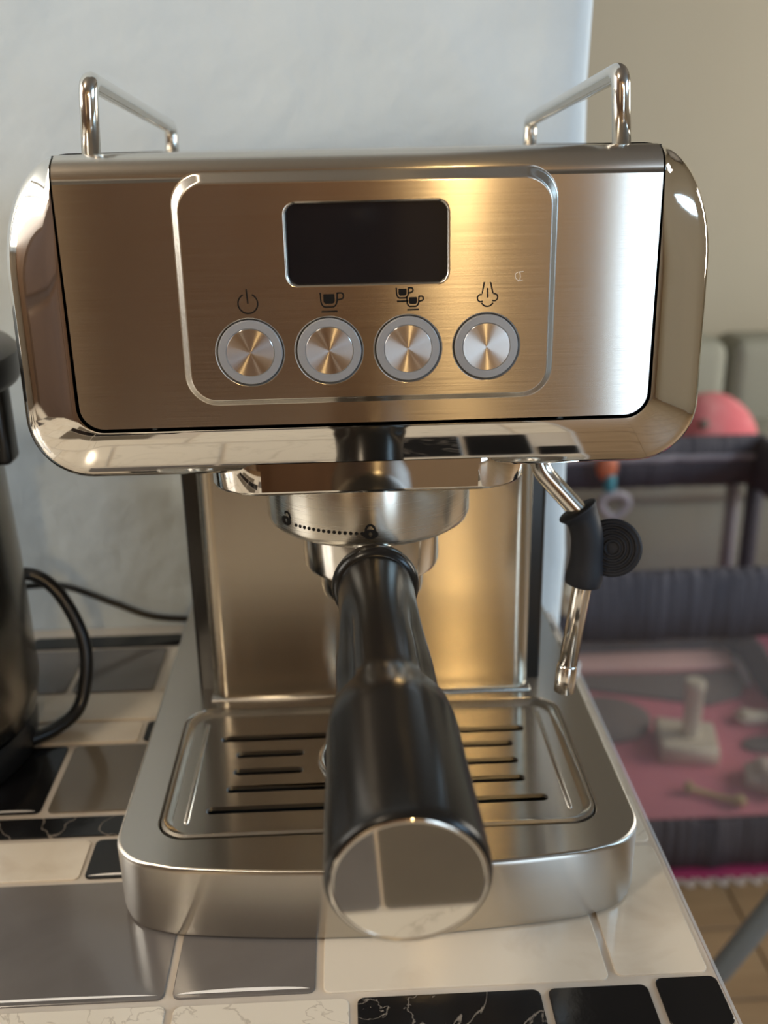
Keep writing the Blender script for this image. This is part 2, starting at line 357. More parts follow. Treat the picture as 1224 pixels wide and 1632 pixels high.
# ------------------------------------------------------------------ countertop with printed tile film
CX1 = .1258
ct = thing('countertop', 'worktop wrapped in glossy film printed with beige, grey and black tiles', 'worktop', (0, 0, 0))
MB().box((-1.0, -.36, -.03), (CX1, .2595, -.0007), .0022, 3).build('slab', M['grout'], ct)
TILES = [
 (-.300, -.145, -.115, -.0585, 'b'), (-.142, -.0800, -.115, -.0585, 'v'), (-.0770, -.0130, -.115, -.0590, 'v'), (-.0100, .0575, -.115, -.0590, 'm'),
 (.0605, .0975, -.115, -.0590, 'k'), (.1010, .1242, -.079, -.0565, 'k'),
 (-.300, -.168, -.0555, .0095, 'b'), (-.165, -.0815, -.0555, .0095, 'g'), (-.0785, -.0255, -.0555, .0095, 'g'), (-.0225, .0845, -.0560, .0095, 'b'), (.0875, .1225, -.0545, .0185, 'b'),
 (-.300, -.176, .0125, .0385, 'b'), (-.173, -.1290, .0125, .0385, 'b'), (-.1268, -.095, .0125, .0385, 'k'), (-.092, .085, .0125, .0385, 'b'),
 (-.300, -.020, .0415, .0560, 'm'), (-.017, .10, .0415, .0560, 'b'),
 (-.300, -.195, .0600, .1165, 'w'), (-.192, -.1588, .0600, .1165, 'k'), (-.1555, -.090, .0600, .1165, 'w'), (-.087, .10, .0600, .1165, 'b'),
 (-.300, -.178, .1195, .1388, 'b'), (-.175, -.1235, .1195, .1388, 'b'), (-.1212, -.090, .1195, .1388, 'k'), (-.087, .10, .1195, .1388, 'b'),
 (-.300, -.195, .1415, .1705, 'k'), (-.192, -.110, .1415, .1705, 'b'), (-.107, .10, .1415, .1705, 'b'),
 (-.300, -.215, .1730, .2255, 'b'), (-.212, -.175, .1730, .2255, 'g'), (-.172, -.1245, .1730, .2255, 'g'), (-.1215, -.098, .1730, .2255, 'b'), (-.095, .10, .1730, .2255, 'g'),
 (-.300, -.215, .2285, .2440, 'b'), (-.212, -.1175, .2285, .2440, 'k'), (-.1148, -.108, .2285, .2440, 'k'), (-.105, .1, .2285, .2440, 'm'),
 (.1060, .1225, .0215, .0560, 'v'), (.1060, .1225, .0590, .1390, 'b'), (.1060, .1225, .1420, .1900, 'b'), (.1060, .1225, .1925, .2150, 'k'), (.1060, .1225, .2185, .2255, 'b'), (.1060, .1225, .2285, .2420, 'k'),
]
kinds = 'bvgkmbbw'
TILES += [(-.10, .09, -.2425, -.118, 'v'), (-.115, .004, -.300, -.2445, 'g'), (.0057, .1225, -.300, -.2445, 'w'), (-.115, .004, -.355, -.3018, 'b'), (.0057, .1225, -.355, -.3018, 'w'), (.093, .1225, -.2425, -.118, 'b')]
for j in range(5):                              # rows nearer than the frame, reflected in the chrome
    y1 = -.118-.048*j; x = -.96+.03*random.random()
    xe = -.118 if j else -.103
    while x < xe-.01:
        wd = random.choice((.09, .12, .16)); x1 = min(x+wd, xe)
        if x1-x > .01: TILES.append((x, x1, max(y1-.045, -.355), y1, random.choice('bbbbwv' if j != 2 else 'bkm')))
        x += wd+.003
for j in range(7):                              # left of the kettle
    y0 = -.115+.053*j; x = -.96
    while x < -.31:
        wd = random.choice((.065, .09, .12)); x1 = min(x+wd, -.303); TILES.append((x, x1, y0, y0+.05, random.choice(kinds))); x += wd+.003
TK = {'b': 't_beige', 'v': 't_beige_v', 'g': 't_grey', 'w': 't_brown', 'k': 't_black', 'm': 't_marble'}
tobj = {}
for (x0, x1, y0, y1, k) in TILES:
    r = min(.0028, (x1-x0)*.3); l0 = rr(x0, x1, y0, y1, r, 5); l1 = rr(x0+.0003, x1-.0003, y0+.0003, y1-.0003, r, 5)
    o = MB().loft([XY(l0, -.0008), XY(l0, -.0001), XY(l1, .0001)], True, False, True).build('tile', M[TK[k]], ct, smooth=False)
    tobj[(round(x0, 4), round(y0, 4))] = o
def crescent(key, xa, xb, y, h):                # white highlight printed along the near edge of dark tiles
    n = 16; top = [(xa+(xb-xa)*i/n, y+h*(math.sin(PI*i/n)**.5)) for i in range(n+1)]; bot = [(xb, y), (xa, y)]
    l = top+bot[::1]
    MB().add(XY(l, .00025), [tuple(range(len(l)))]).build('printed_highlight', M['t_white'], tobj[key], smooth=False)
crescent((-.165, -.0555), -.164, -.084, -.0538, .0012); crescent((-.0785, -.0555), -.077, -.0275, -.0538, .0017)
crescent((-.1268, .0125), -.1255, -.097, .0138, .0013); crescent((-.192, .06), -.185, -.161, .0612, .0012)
MB().add([(CX1-.0012, -.36, .0006), (CX1+.0012, -.36, -.002), (CX1+.0012, .2595, -.002), (CX1-.0012, .2595, .0006)], [(0, 1, 2, 3)]).build('film_edge', M['film'], ct)
MB().tube(curve([(.121, .165, .002), (.1235, .172, .004), (.1255, .178, .0035), (.126, .186, .001)], 5), .0018, 8).build('film_curl', M['film'], ct)
cb = thing('base_cabinet', 'laminate kitchen base cabinet under the worktop', 'cabinet', (-.44, -.05, FZ))
MB().box((-1.0, -.33, FZ+.1), (.115, .255, -.031)).build('body', M['cab'], cb, smooth=False)
MB().box((-1.0, -.29, FZ), (.115, .25, FZ+.1)).build('plinth', M['dark'], cb, smooth=False)
for a, b in ((-.995, -.445), (-.435, .11)):
    d = MB().box((a, -.348, FZ+.11), (b, -.3305, -.04), .003, 1).build('door', M['cab'], cb, smooth=False)
    MB().tube([(b-.04, -.349, -.12), (b-.04, -.375, -.12), (b-.04, -.375, -.25), (b-.04, -.349, -.25)], .005, 8).build('handle', M['chrome_soft'], d)

# ------------------------------------------------------------------ espresso machine
em = thing('espresso_machine', 'brushed steel espresso machine with black display and four round buttons', 'espresso machine', (0, .1, 0))
YB = .236
PT, PB = .2935, .2025                            # head top and panel bottom
OX = .0015
# front panel: flat sheet, raised field with display and button holes, top edge rolled back
pn = MB()
outer = rr(-.1, .1, PB, PT-.009, (.008, .008, 0, 0), 8)
E0 = rr(-.0640+OX, .0640+OX, .2100, .2878, (.011, .011, .011, .011), 8)
YF = -.0026
E1 = rr(-.0612+OX, .0612+OX, .2125, .2836, (.0085, .0085, .0085, .0085), 8)
pn.fill([XZ(outer, 0), XZ(E0, 0)])
lo = []
for k in range(11):
    t = k/10; s = t*t/.36 if t < .18 else (.09+(t-.18)*1.0 if t < .82 else 0)
    s = (t*t/.4 if t <= .2 else (.1+(t-.2) if t <= .8 else .8-(1-t)**2/.4+.0+.0))
    s = s/.8 if t <= .8 else (.8-(1-t)**2/.4)/.8
    lo.append([(a[0]+(b[0]-a[0])*t, YF*s, a[1]+(b[1]-a[1])*t) for a, b in zip(E0, E1)])
pn.loft(lo)
BX = [-.0392, -.0122, .0148, .0418]; BZ = .2288
D0 = rr(-.0272+.0013, .0279+.0013, .2502, .2780, .0042, 8)
D1 = rr(-.0262+.0013, .0269+.0013, .2512, .2770, .0034, 8)
holes = [XZ(D0, YF)]+[XZ(circ(x, BZ, .0119), YF) for x in BX]
pn.fill([XZ(E1, YF)]+holes)
def lip(l0, l1, d): return [[(a[0]+(b[0]-a[0])*s, YF+dd, a[1]+(b[1]-a[1])*s) for a, b in zip(l0, l1)] for s, dd in ((0, 0), (.35, d*.08), (.7, d*.3), (.93, d*.65), (1, d))]
pn.loft(lip(D0, D1, .0014))
for x in BX: pn.loft(lip(circ(x, BZ, .0119), circ(x, BZ, .0112), .0016)); pn.loft([XZ(circ(x, BZ, .0112), YF+.0016), XZ(circ(x, BZ, .0112), YF+.005)])
pn.loft([XZ(D1, YF+.0014), XZ(D1, YF+.004)])
top = [(0, PT-.009)]+[(.009-.009*math.cos(.5*PI*k/8), PT-.009+.009*math.sin(.5*PI*k/8)) for k in range(1, 9)]+[(.12, PT), (YB, PT)]
pn.loft([[(x, a, b) for a, b in top] for x in (-.1, .1)], closed=False)
fp = pn.build('front_panel', M['panel'], em, angle=35)
gl = MB().fill([XZ(D1, YF+.0016)]).build('display_glass', M['glass_black'], fp, smooth=False)
# soft dent-like scuff by the steam button
sm = MB(); pf = lambda u, v, d: (u, YF-d, v)
for pts in (((.0521, .2537), (.0512, .2530), (.0513, .2518), (.0524, .2506)), ((.0527, .2536), (.0530, .2522), (.0527, .2508)), ((.0524, .2537), (.0540, .2538)), ((.0524, .2508), (.0538, .2510))):
    ribbon(sm, pts, .00025, place=pf, th=.00004)
sm.build('scuff_mark', M['scuff'], fp, smooth=False)
# icons
def cup(mb, cx, cz, s, line=True, solid=True):
    w_ = .00050
    P = lambda a: [(cx+u*s, cz+v*s) for u, v in a]
    ribbon(mb, P([(-.0030, .0026), (-.0029, .0002)]+arc(-.0013, .0002, .0016, 190, 270, 8, .0024)+arc(.0010, .0002, .0016, 270, 350, 8, .0024)+[(.0027, .0026)]), w_, place=pf)
    ribbon(mb, P([(.0027, .0024), (.0040, .0024)]+arc(.0040, .0014, .0008, 80, -80, 8, .0010)+[(.0038, .0003), (.0028, .0001)]), w_, place=pf)
    b = P(rr(-.0020, .0018, -.0011, .0021, (.0010, .0010, .0003, .0003), 4))
    mb.loft([XZ(b, YF), XZ(b, YF-.00012)], True, False, True)
    if line: ribbon(mb, P([(-.0028, -.0037), (.0026, -.0037)]), w_, place=pf)
IZ = .2460
ic = MB(); cx = BX[0]+.0002
ribbon(ic, arc(cx, IZ-.0006, .0033, 118, 422, 30), .00048, place=pf); ribbon(ic, [(cx-.0003, IZ+.0042), (cx, IZ-.0006)], .00048, place=pf)
ic.build('power_icon', M['ink'], fp, smooth=False)
ic = MB(); cup(ic, BX[1]+.0006, IZ-.0002, 1); ic.build('cup_icon', M['ink'], fp, smooth=False)
ic = MB(); cup(ic, BX[2]-.0016, IZ+.0016, .72); cup(ic, BX[2]+.0019, IZ-.0013, .72); ic.build('double_cup_icon', M['ink'], fp, smooth=False)
ic = MB(); cx = BX[3]-.0000
for P in ([(-.0010, .0046), (-.0017, .0008)], [(.0001, .0026), (.0002, -.0006)], [(.0011, .0046), (.0020, .0008)], arc(-.0021, -.0007, .0012, 75, 300, 12), arc(.0024, -.0005, .0012, 105, -120, 12), arc(.0001, -.0014, .0021, 205, 335, 14)):
    ribbon(ic, [(cx+u, IZ+v) for u, v in P], .00046, place=pf)
ic.build('steam_icon', M['ink'], fp, smooth=False)
# buttons
for x in BX:
    b = MB().lathe([(.0110, .0040), (.0110, -.0002), (.0107, -.0006), (.0084, -.0007), (.0082, -.0004), (.0082, .002)], (x, YF, BZ), 'y', 56).build('button', M['button_ring'], em, loc=(x, YF, BZ), angle=40)
    MB().lathe([(.0082, .001), (.0082, -.0005), (.0080, -.0007), (.0040, -.00066), (.0003, -.00062)], (x, YF, BZ), 'y', 64, cap1=True).build('button_cap', M['button'], b, loc=(x, YF, BZ), angle=40)
# chrome U frame
def sidepath(sg):
    """matching (inner, outer) points going down the side, round the corner and to the middle of the bottom"""
    I, O = [], []
    n = 14
    for k in range(n+1):                         # rounded top corner
        t = k/n; a = .5*PI*t
        zi = PT-.0002-(PT-.254)*t; dz = max(0, zi-(PT-.009)); yi = .009-math.sqrt(max(0, .009**2-dz**2))
        I.append((.1006, yi, zi)); O.append((.1000+.0225*math.sin(a), .0150+.004*(1-t), PT-.0002-(PT-.254)*(1-math.cos(a))))
    for k in range(1, 9):
        t = k/8; I.append((.1006+.0003*t, 0, .254-(.254-.2105)*t)); O.append((.1225+.0005*t, .0150, .254-(.254-.2035)*t))
    for k in range(1, 13):                       # bottom corner
        a = .5*PI*k/12
        I.append((.1009-.0090+.0090*math.cos(a), 0, .2105-.0090*math.sin(a)))
        O.append((.1230-.0225+.0225*math.cos(a), .0150, .2035-.0225*math.sin(a)))
    for k in range(1, 13):
        t = k/12; I.append((.0919*(1-t), 0, .2015)); O.append((.1005*(1-t), .0150, .1810))
    return [((sg*a[0], a[1], a[2]), (sg*b[0], b[1], b[2])) for a, b in zip(I, O)]
path = sidepath(-1)+sidepath(1)[::-1][1:]
sec = []
for I, O in path:
    I = Vector(I); O = Vector(O); d = O-I; r = [I+Vector((0, .004, 0)), I+Vector((0, .0006, 0)), I+d*.015+Vector((0, -.0003, 0))]
    for t, bul in ((.06, -.0005), (.25, -.0009), (.5, -.0010), (.72, -.0009)): r.append(I+Vector((d.x*t, d.y*.62*t, d.z*t))+Vector((0, bul, 0)))
    ey = I.y+d.y*.62
    for t, y in ((.86, .82), (.885, .90)): r.append(I+Vector((d.x*t, 0, d.z*t))+Vector((0, d.y*.62*t-.0006+(y-.82)*.006, 0)))
    for a in (30, 60, 80, 95):
        a = math.radians(a); q = .90+.10*math.sin(a)
        r.append(Vector((I.x+d.x*q, ey+.0002+(O.y-ey)*(1-math.cos(a)), I.z+d.z*q)))
    r.append(O+Vector((0, .0040, 0)))
    sec.append([tuple(p) for p in r])
MB().loft(sec, closed=False).build('chrome_frame', M['chrome'], em, angle=50)
# head casing behind the frame
oc = [O for I, O in path]
MB().loft([[(p[0]*.992, p[1]+.003 if abs(p[0]) > 0 else .018, p[2]+.0006) for p in oc], [(p[0]*.992, YB, p[2]+.0006) for p in oc]], closed=False).build('head_casing', M['steel'], em, angle=40)
hb = MB(); hb.add([(p[0]*.99, YB-.001, p[2]) for p in oc], [tuple(range(len(oc)))])
hb.box((-.0995, .02, .1832), (.0995, YB-.003, .1842)); hb.box((-.0995, .006, .262), (.0995, YB-.002, .292))
hb.loft([[(p[0]*.995, .0045, p[2]) for p in [I for I, O in path]], [(p[0]*.995, .02, p[2]) for p in [I for I, O in path]]], closed=False)
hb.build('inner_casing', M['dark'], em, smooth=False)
# cup rails
for sg in (-1, 1):
    x = .0905*sg
    P = bend([(x*1.005, .020, .290), (x*.985, .020, .3168), (x, .196, .3052), (x, .196, .290)], [.006, .005], 8)
    MB().tube(P, .0032, 16).build('cup_rail', M['chrome_soft'], em)
# group shroud
sh = rr(-.0592, .0608, .006, .075, (.020, .020, .01, .01), 12)
def inset(l, d, c=(0.0008, .04)):
    out = []
    for x, y in l:
        v = Vector((x-c[0], y-c[1])); q = v.length; v = v*((q-d)/q); out.append((c[0]+v.x, c[1]+v.y))
    return out
MB().loft([XY(sh, .186), XY(sh, .1752), XY(inset(sh, .0006), .1741), XY(inset(sh, .0018), .1736), XY(inset(sh, .012), .1736)], True, False, True).build('group_shroud', M['chrome'], em, angle=40)
# group head collar with lock marks
GC = (.0008, .0500)
co = MB().lathe([(.0415, .176), (.0420, .172), (.0420, .1535), (.0413, .1515), (.0395, .1502), (.030, .1500)], (GC[0], GC[1], 0), 'z', 72)
grp = co.build('group_collar', M['collar'], em, angle=35)
def onc(u, v, d):                                # wrap onto the collar: u arc length from the front, v height
    a = u/.0420; R = .0421+d; return (GC[0]+R*math.sin(a), GC[1]-R*math.cos(a), v)
mk_ = MB()
for k in range(14):
    u = -.0317+.0283*k/13*1.0
    zc = .1570
    l = [onc(u+.00072*math.cos(t*PI/5), zc+.00072*math.sin(t*PI/5), 0) for t in range(10)]; mk_.add(l, [tuple(range(10))])
mk_.build('dot_scale', M['ink'], grp, smooth=False)
def lock(u0, z0, closed_):
    mb = MB()
    o = arc(u0, z0, .0030, -180, 180, 24, .0019)[:-1]; i = arc(u0, z0, .0007, -180, 180, 24, .0009)[:-1]
    mb.loft([[onc(*p, .00003) for p in o], [onc(*p, .00003) for p in i]])
    ribbon(mb, arc(u0+(0 if closed_ else .0008), z0+.0016, .0017, -10, 190 if closed_ else 150, 14, .0022), .0009, place=onc, th=.00006)
    return mb
lock(-.0003, .1566, True).build('closed_lock_mark', M['ink'], grp, smooth=False)
lock(-.0375, .1575, False).build('open_lock_mark', M['ink'], grp, smooth=False)
# column
cf = [(-.0788, .135), (-.0788, .108)]+[(-.0708-.008*math.cos(.5*PI*k/8), .108-.008*math.sin(.5*PI*k/8)) for k in range(1, 9)]
cf = cf+[(-p[0]+.002, p[1]) for p in cf[::-1]]
MB().loft([XY(cf, .033), XY(cf, .186)], closed=False).build('column_front', M['column'], em, angle=40)
MB().box((-.0868, .1110, .030), (.0885, YB-.004, .186), .002, 3).build('column_body', M['black'], em)
MB().box((-.0795, .098, .0335), (.0815, .11, .0350), .0006, 1).build('column_foot', M['steel'], em)
# base
def base_outline(off=0, n=14):
    P = [(-.1055+off, YB)]
    P += [(-.1055+off, .0)]
    cxy = (-.1055+.022, -.0020)
    for k in range(1, n): a = .5*PI*k/n*.93; P.append((cxy[0]-(.022-off)*math.cos(a), cxy[1]-(.0215-off)*math.sin(a)))
    for k in range(0, 9):
        t = k/8; x = -.080+.080*t; P.append((x, -.0250-.0068*(1-(x/.085)**2)+off+.0003))
    L_ = P; return L_+[(-p[0]+.0014, p[1]) for p in L_[::-1][1:]]
B0 = base_outline(); rim = rr(-.0902, .0925, -.0085, .0915, .013, 10)
bs = MB()
bs.loft([XY(base_outline(.0022), .0008), XY(base_outline(.0012), .0012), XY(base_outline(.0003), .0045), XY(B0, .0315), XY(base_outline(.0001), .0326), XY(base_outline(.0006), .0335), XY(base_outline(.0014), .0340)], closed=True)
bs.fill([XY(base_outline(.0014), .0340), XY(rim, .0340)])
bs.loft([XY(rim, .0340), XY(inset(rim, .0004, (0, .042)), .0336), XY(inset(rim, .0006, (0, .042)), .0280)])
bs.fill([XY(base_outline(.0022), .0008)])
bs.build('base', M['steel'], em, angle=35)
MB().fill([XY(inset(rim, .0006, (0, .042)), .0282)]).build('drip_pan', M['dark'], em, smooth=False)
# drip grate
g0 = rr(-.0889, .0912, -.0071, .0902, .0122, 10); g1 = rr(-.0877, .0900, -.0060, .0890, .0112, 10); g2 = rr(-.0865, .0888, -.0048, .0878, .0102, 10); g3 = rr(-.0845, .0868, -.0028, .0858, .009, 10)
SL = [(-.0715, .0735, .0118), (-.0645, .0662, .0262), (-.0628, -.0315, .0390), (-.0628, -.0315, .0526), (.0330, .0655, .0400), (.0330, .0655, .0537), (-.0710, .0725, .0660)]
gr = MB(); gr.loft([XY(g0, .0300), XY(g0, .0340), XY(g1, .0347), XY(g2, .0343), XY(g3, .0326)])
slots = [rr(a, b, y-.0025, y+.0025, .0024, 5) for a, b, y in SL]
hole = circ(.0012, .0465, .0245, 40)
gr.fill([XY(g3, .0326)]+[XY(s, .0326) for s in slots]+[XY(hole, .0326)])
for s in slots: gr.loft([XY(s, .0326), XY(s, .0306)])
gr_o = gr.build('drip_grate', M['steel'], em, angle=35)
MB().lathe([(.0262, .0326), (.0256, .0340), (.0246, .0345), (.0236, .0338), (.0232, .0300)], (.0012, .0465, 0), 'z', 48).build('grate_ring', M['chrome_soft'], gr_o)
MB().lathe([(.0225, .0315), (.002, .0318)], (.0012, .0465, 0), 'z', 40, cap1=True).build('grate_float', M['dark'], gr_o)
for sg in (-1, 1):
    x = .0012+sg*.0800
    MB().tube([(x, .0030, .0320), (x, .0040, .03245), (x, .0790, .03245), (x, .0800, .0320)], [.0004, .0011, .0011, .0004], 12).build('raised_rib', M['steel'], gr_o)
# steam wand
sw = MB(); WP = bend([(.0690, .0420, .192), (.0705, .0420, .1700), (.0910, .0360, .1475), (.0890, .0320, .1270), (.0830, .0300, .0820)], [.006, .006, .004], 10)
wand = sw.tube(WP, .0040, 18).build('steam_wand', M['chrome_soft'], em)
MB().tube([(.0833, .0302, .0862), (.0832, .0301, .0850), (.0828, .0300, .0800), (.0824, .0298, .0735), (.08235, .0298, .0728)], [.0040, .0043, .0045, .0045, .0034], 18).build('nozzle', M['chrome_soft'], wand)
GPt = curve([(.0860, .0380, .1530), (.0885, .0370, .1485), (.0900, .0350, .1420), (.0899, .0337, .1350), (.0893, .0325, .1280), (.0885, .0320, .1215)], 6)
nG = len(GPt)
Rg = []
for i in range(nG):
    t = i/(nG-1); r = .0066+.0022*math.exp(-(t/.12)**2)+.0010*math.exp(-((t-.88)/.15)**2)
    if t > .97: r -= .0012
    if t < .02: r -= .0006
    Rg.append(r)
MB().tube(GPt, Rg, 22).build('rubber_grip', M['rubber'], wand)
dc = Vector((.1008, .0350, .1365)); ax = (CP-dc).normalized()
# ribbed thumb disc: lathe built facing the front, slight turn
prof = [(.0118, .004), (.0122, .0025), (.0122, .0008), (.0114, .0)]
for r in (.0104, .0082, .0060, .0038): prof += [(r, .0), (r-.0004, -.0007), (r-.0010, -.0007), (r-.0014, .0)]
prof += [(.0006, -.0003)]
dm = MB().lathe(prof, (0, 0, 0), 'y', 48, cap0=True, cap1=True)
q = Vector((0, -1, 0)).rotation_difference(Vector((-.25, -.92, .28)).normalized()).to_matrix()
dm.V = [tuple(q @ Vector(v)+dc) for v in dm.V]
dm.build('thumb_disc', M['rubber'], wand, angle=40)
# feet under the base
for x in (-.085, .087):
    for y in (-.005, .215): MB().lathe([(.008, .0016), (.008, .0001)], (x, y, 0), 'z', 16, cap0=True, cap1=True).build('foot', M['rubber'], em)

# ------------------------------------------------------------------ portafilter
pf_t = thing('portafilter', 'portafilter with thick black handle and mirror end cap locked in the machine', 'portafilter', (GC[0], .03, .115))
MB().lathe([(.030, .1500), (.0285, .1490), (.0285, .1310), (.0280, .1295), (.0215, .1285), (.0215, .1285)], (.0015, .0500, 0), 'z', 56).build('basket_body', M['chrome_soft'], pf_t, angle=35)
MB().lathe([(.0218, .1286), (.0218, .1190), (.0212, .1165), (.020, .1160)], (.0015, .0500, 0), 'z', 48, cap1=True).build('spout_ring', M['chrome_soft'], pf_t, angle=35)
HA = Vector((.0018, .0010, .1378)); HB = Vector((.0046, -.1475, .1262)); hd = (HB-HA).normalized(); HL = (HB-HA).length
hu = hd.cross(Vector((0, 0, 1))).normalized(); hv = hu.cross(hd)   # hu = sideways, hv = up
def hloop(t, rf, n=64):
    c = HA+(HB-HA)*t; out = []
    for k in range(n):
        a = 2*PI*k/n; r = rf(a); out.append(tuple(c+hu*math.sin(a)*r+hv*math.cos(a)*r))
    return out
MB().tube([HA+Vector((0, .024, 0)), HA+Vector((0, -.001, 0))], .0105, 24).build('neck', M['chrome_soft'], pf_t)
fl_l = [hloop(t, lambda a, r=r: r) for t, r in ((-.035, .0140), (-.03, .0160), (-.012, .0166), (.004, .0163), (.012, .0150), (.016, .0140))]
MB().loft(fl_l, True, True, True).build('flange', M['handle'], pf_t, angle=60)
def ss(a, b, x): t = max(0, min(1, (x-a)/(b-a))); return t*t*(3-2*t)
hl = []
for k in range(61):
    t = .010+.975*k/60
    tp = .0143+.0003*ss(.1, .5, t)+.0052*ss(.47, .64, t)+.0010*ss(.64, 1, t)
    sd = .0143+.0020*ss(.12, .40, t)+.0034*ss(.42, .64, t)+.0012*ss(.6, 1, t)
    sc_ = ss(.14, .30, t)*(1-ss(.485, .545, t))
    def rf(a, tp=tp, sd=sd, sc_=sc_):
        dd = abs((math.degrees(a)+180) % 360-180); q = math.sin(a)**2
        return tp*(1-q)+sd*q-.0034*sc_*math.exp(-((dd-60)/17)**2)
    hl.append(hloop(t, rf))
for t, r in ((.990, .0207), (.995, .0203), (.9985, .0196)): hl.append(hloop(t, lambda a, r=r: r))
MB().loft(hl, True, True, False).build('handle', M['handle'], pf_t, angle=60)
cp = [hloop(t, lambda a, r=r: r) for t, r in ((.990, .0196), (.999, .0195), (1.0005, .0192), (1.0004, .0188), (.9996, .0185))]
ec = MB().loft(cp, True, False, False).build('end_cap', M['chrome'], pf_t, angle=40)
MB().add(hloop(.9996, lambda a: .0186), [tuple(range(64))]).build('mirror_disc', M['chrome'], ec, smooth=False)

# ------------------------------------------------------------------ kettle with cords
KC = (-.2470, .115)
kt = thing('electric_kettle', 'dark steel kettle cut off by the left edge beside the machine', 'kettle', (KC[0], KC[1], 0))
MB().lathe([(.064, .0005), (.070, .001), (.0715, .012), (.0700, .018)], (*KC, 0), 'z', 56, cap0=True).build('base_plate', M['black'], kt, angle=40)
MB().lathe([(.066, .018), (.0725, .022), (.0750, .036), (.0748, .10), (.0730, .16), (.0705, .194), (.0690, .195)], (*KC, 0), 'z', 64).build('body', M['kettle'], kt, angle=50)
MB().lathe([(.0690, .193), (.0865, .194), (.0880, .197), (.0880, .208), (.085, .211), (.055, .217), (.02, .220), (.001, .221)], (*KC, 0), 'z', 64, cap1=True).build('lid', M['black'], kt, angle=40)
MB().box((-.1790, .122, .153), (-.1685, .138, .1935), .003, 2).build('hinge_bracket', M['black'], kt)
MB().tube(curve([(-.205, .150, .074), (-.190, .155, .082), (-.176, .158, .080), (-.163, .156, .066), (-.1535, .150, .040), (-.157, .140, .012), (-.168, .128, .0042), (-.180, .116, .0042), (-.186, .110, .0045)], 8), .0036, 14).build('looped_cord', M['black'], kt)
tag(MB().tube(curve([(-.230, .215, .046), (-.205, .238, .040), (-.187, .2475, .0335), (-.160, .2475, .0215), (-.137, .2475, .0115), (-.109, .2475, .0080), (-.06, .2475, .0040), (.0, .2475, .0040)], 8), .0021, 12).build('power_cord', M['black']), 'thin black power cord sagging along the white wall behind the machine', 'cord')

# ------------------------------------------------------------------ living room beyond the wall
# playpen
PX0, PX1, PY0, PY1, PH = -.16, .905, 1.04, 1.76, .562
pp = thing('playpen', 'dark grey baby playpen with mesh sides and rose pink mat', 'playpen', ((PX0+PX1)/2, (PY0+PY1)/2, FZ))
zt = FZ+PH
def side_panel(name, p0, p1, z0, z1, th, m, parent=pp, **k):
    p0, p1 = Vector(p0), Vector(p1); d = (p1-p0).normalized(); nrm = Vector((-d.y, d.x))*th/2
    n = 40; mb = MB(); lo = []
    for i in range(n+1):
        c = p0+(p1-p0)*i/n; wv = .003*math.sin(i*2.4)+.002*math.sin(i*5.1)
        l = []
        for (s, zz) in ((-1, z0), (-1.25, z0+(z1-z0)*.5), (-1, z1-.01), (0, z1), (1, z1-.01), (1.25, z0+(z1-z0)*.5), (1, z0)):
            q = c+nrm*s+nrm.normalized()*wv*(1 if abs(s) > .5 else 0); l.append((q.x, q.y, zz))
        lo.append(l)
    return mb.loft(lo, True, True, True).build(name, m, parent, **k)
cs = [(PX0, PY0), (PX1, PY0), (PX1, PY1), (PX0, PY1)]
for i in range(4):
    a, b = cs[i], cs[(i+1) % 4]
    side_panel('top_rail', a, b, zt-.112, zt, .035, M['pp_dark'])
    if i == 2: side_panel('rail_piping', a, b, zt-.052, zt-.030, .046, M['pp_light'])
    side_panel('lower_band', a, b, FZ+.012, FZ+.105, .022, M['pp_band'])
    MB().add([(*a, FZ+.10), (*b, FZ+.10), (*b, zt-.10), (*a, zt-.10)], [(0, 1, 2, 3)]).build('mesh_side', M['pp_mesh'], pp, smooth=False)
    MB().tube([(*a, FZ+.004), (*a, zt-.02)], .019, 14).build('corner_post', M['pp_dark'], pp)
    MB().lathe([(.026, .0005), (.028, .02), (.020, .03)], (*a, FZ), 'z', 16, cap0=True, cap1=True).build('foot', M['black'], pp)
for s in (-.017, .017): MB().tube([(PX1-.05, PY1+s, FZ+.11), (PX1-.05, PY1+s, zt-.11)], .009, 8).build('mesh_trim', M['pp_light'], pp)
MB().box((PX0+.02, PY0+.02, FZ+.014), (PX1-.02, PY1-.02, FZ+.034), .008, 2).build('mat', M['pp_mat'], pp)
MZ = FZ+.034
# pale folded blanket along the far side, two flat dark grey shapes on the mat
def slab(name, l, z0, z1, m, label, cat, bev=.004):
    i = [(sum(p[0] for p in l)/len(l), sum(p[1] for p in l)/len(l))]*len(l)
    ins = [(p[0]+(c[0]-p[0])*.06, p[1]+(c[1]-p[1])*.06) for p, c in zip(l, i)]
    o = MB().loft([XY(ins, z0), XY(l, z0+(z1-z0)*.25), XY(l, z0+(z1-z0)*.75), XY(ins, z1)], True, True, True).build(name, m, loc=(i[0][0], i[0][1], z0))
    return tag(o, label, cat)
slab('pink_blanket', [(.30, 1.655), (.872, 1.655), (.872, 1.735), (.30, 1.735)], MZ, MZ+.012, M['pink_pale'], 'pale pink folded blanket along the far side of the playpen', 'blanket')
slab('grey_patch', [(.45, 1.60), (.60, 1.55), (.75, 1.50), (.825, 1.53), (.868, 1.60), (.860, 1.640), (.52, 1.645), (.44, 1.635)], MZ, MZ+.008, M['grey_patch'], 'long dark grey patch on the mat before the pale pink blanket', 'cloth')
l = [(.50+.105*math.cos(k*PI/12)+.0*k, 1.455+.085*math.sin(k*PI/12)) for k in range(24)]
slab('grey_oval', l, MZ, MZ+.016, M['grey_patch'], 'dark grey oval patch on the pink mat beside the worktop edge', 'cushion')  # plain dark grey oval lying flat on the mat
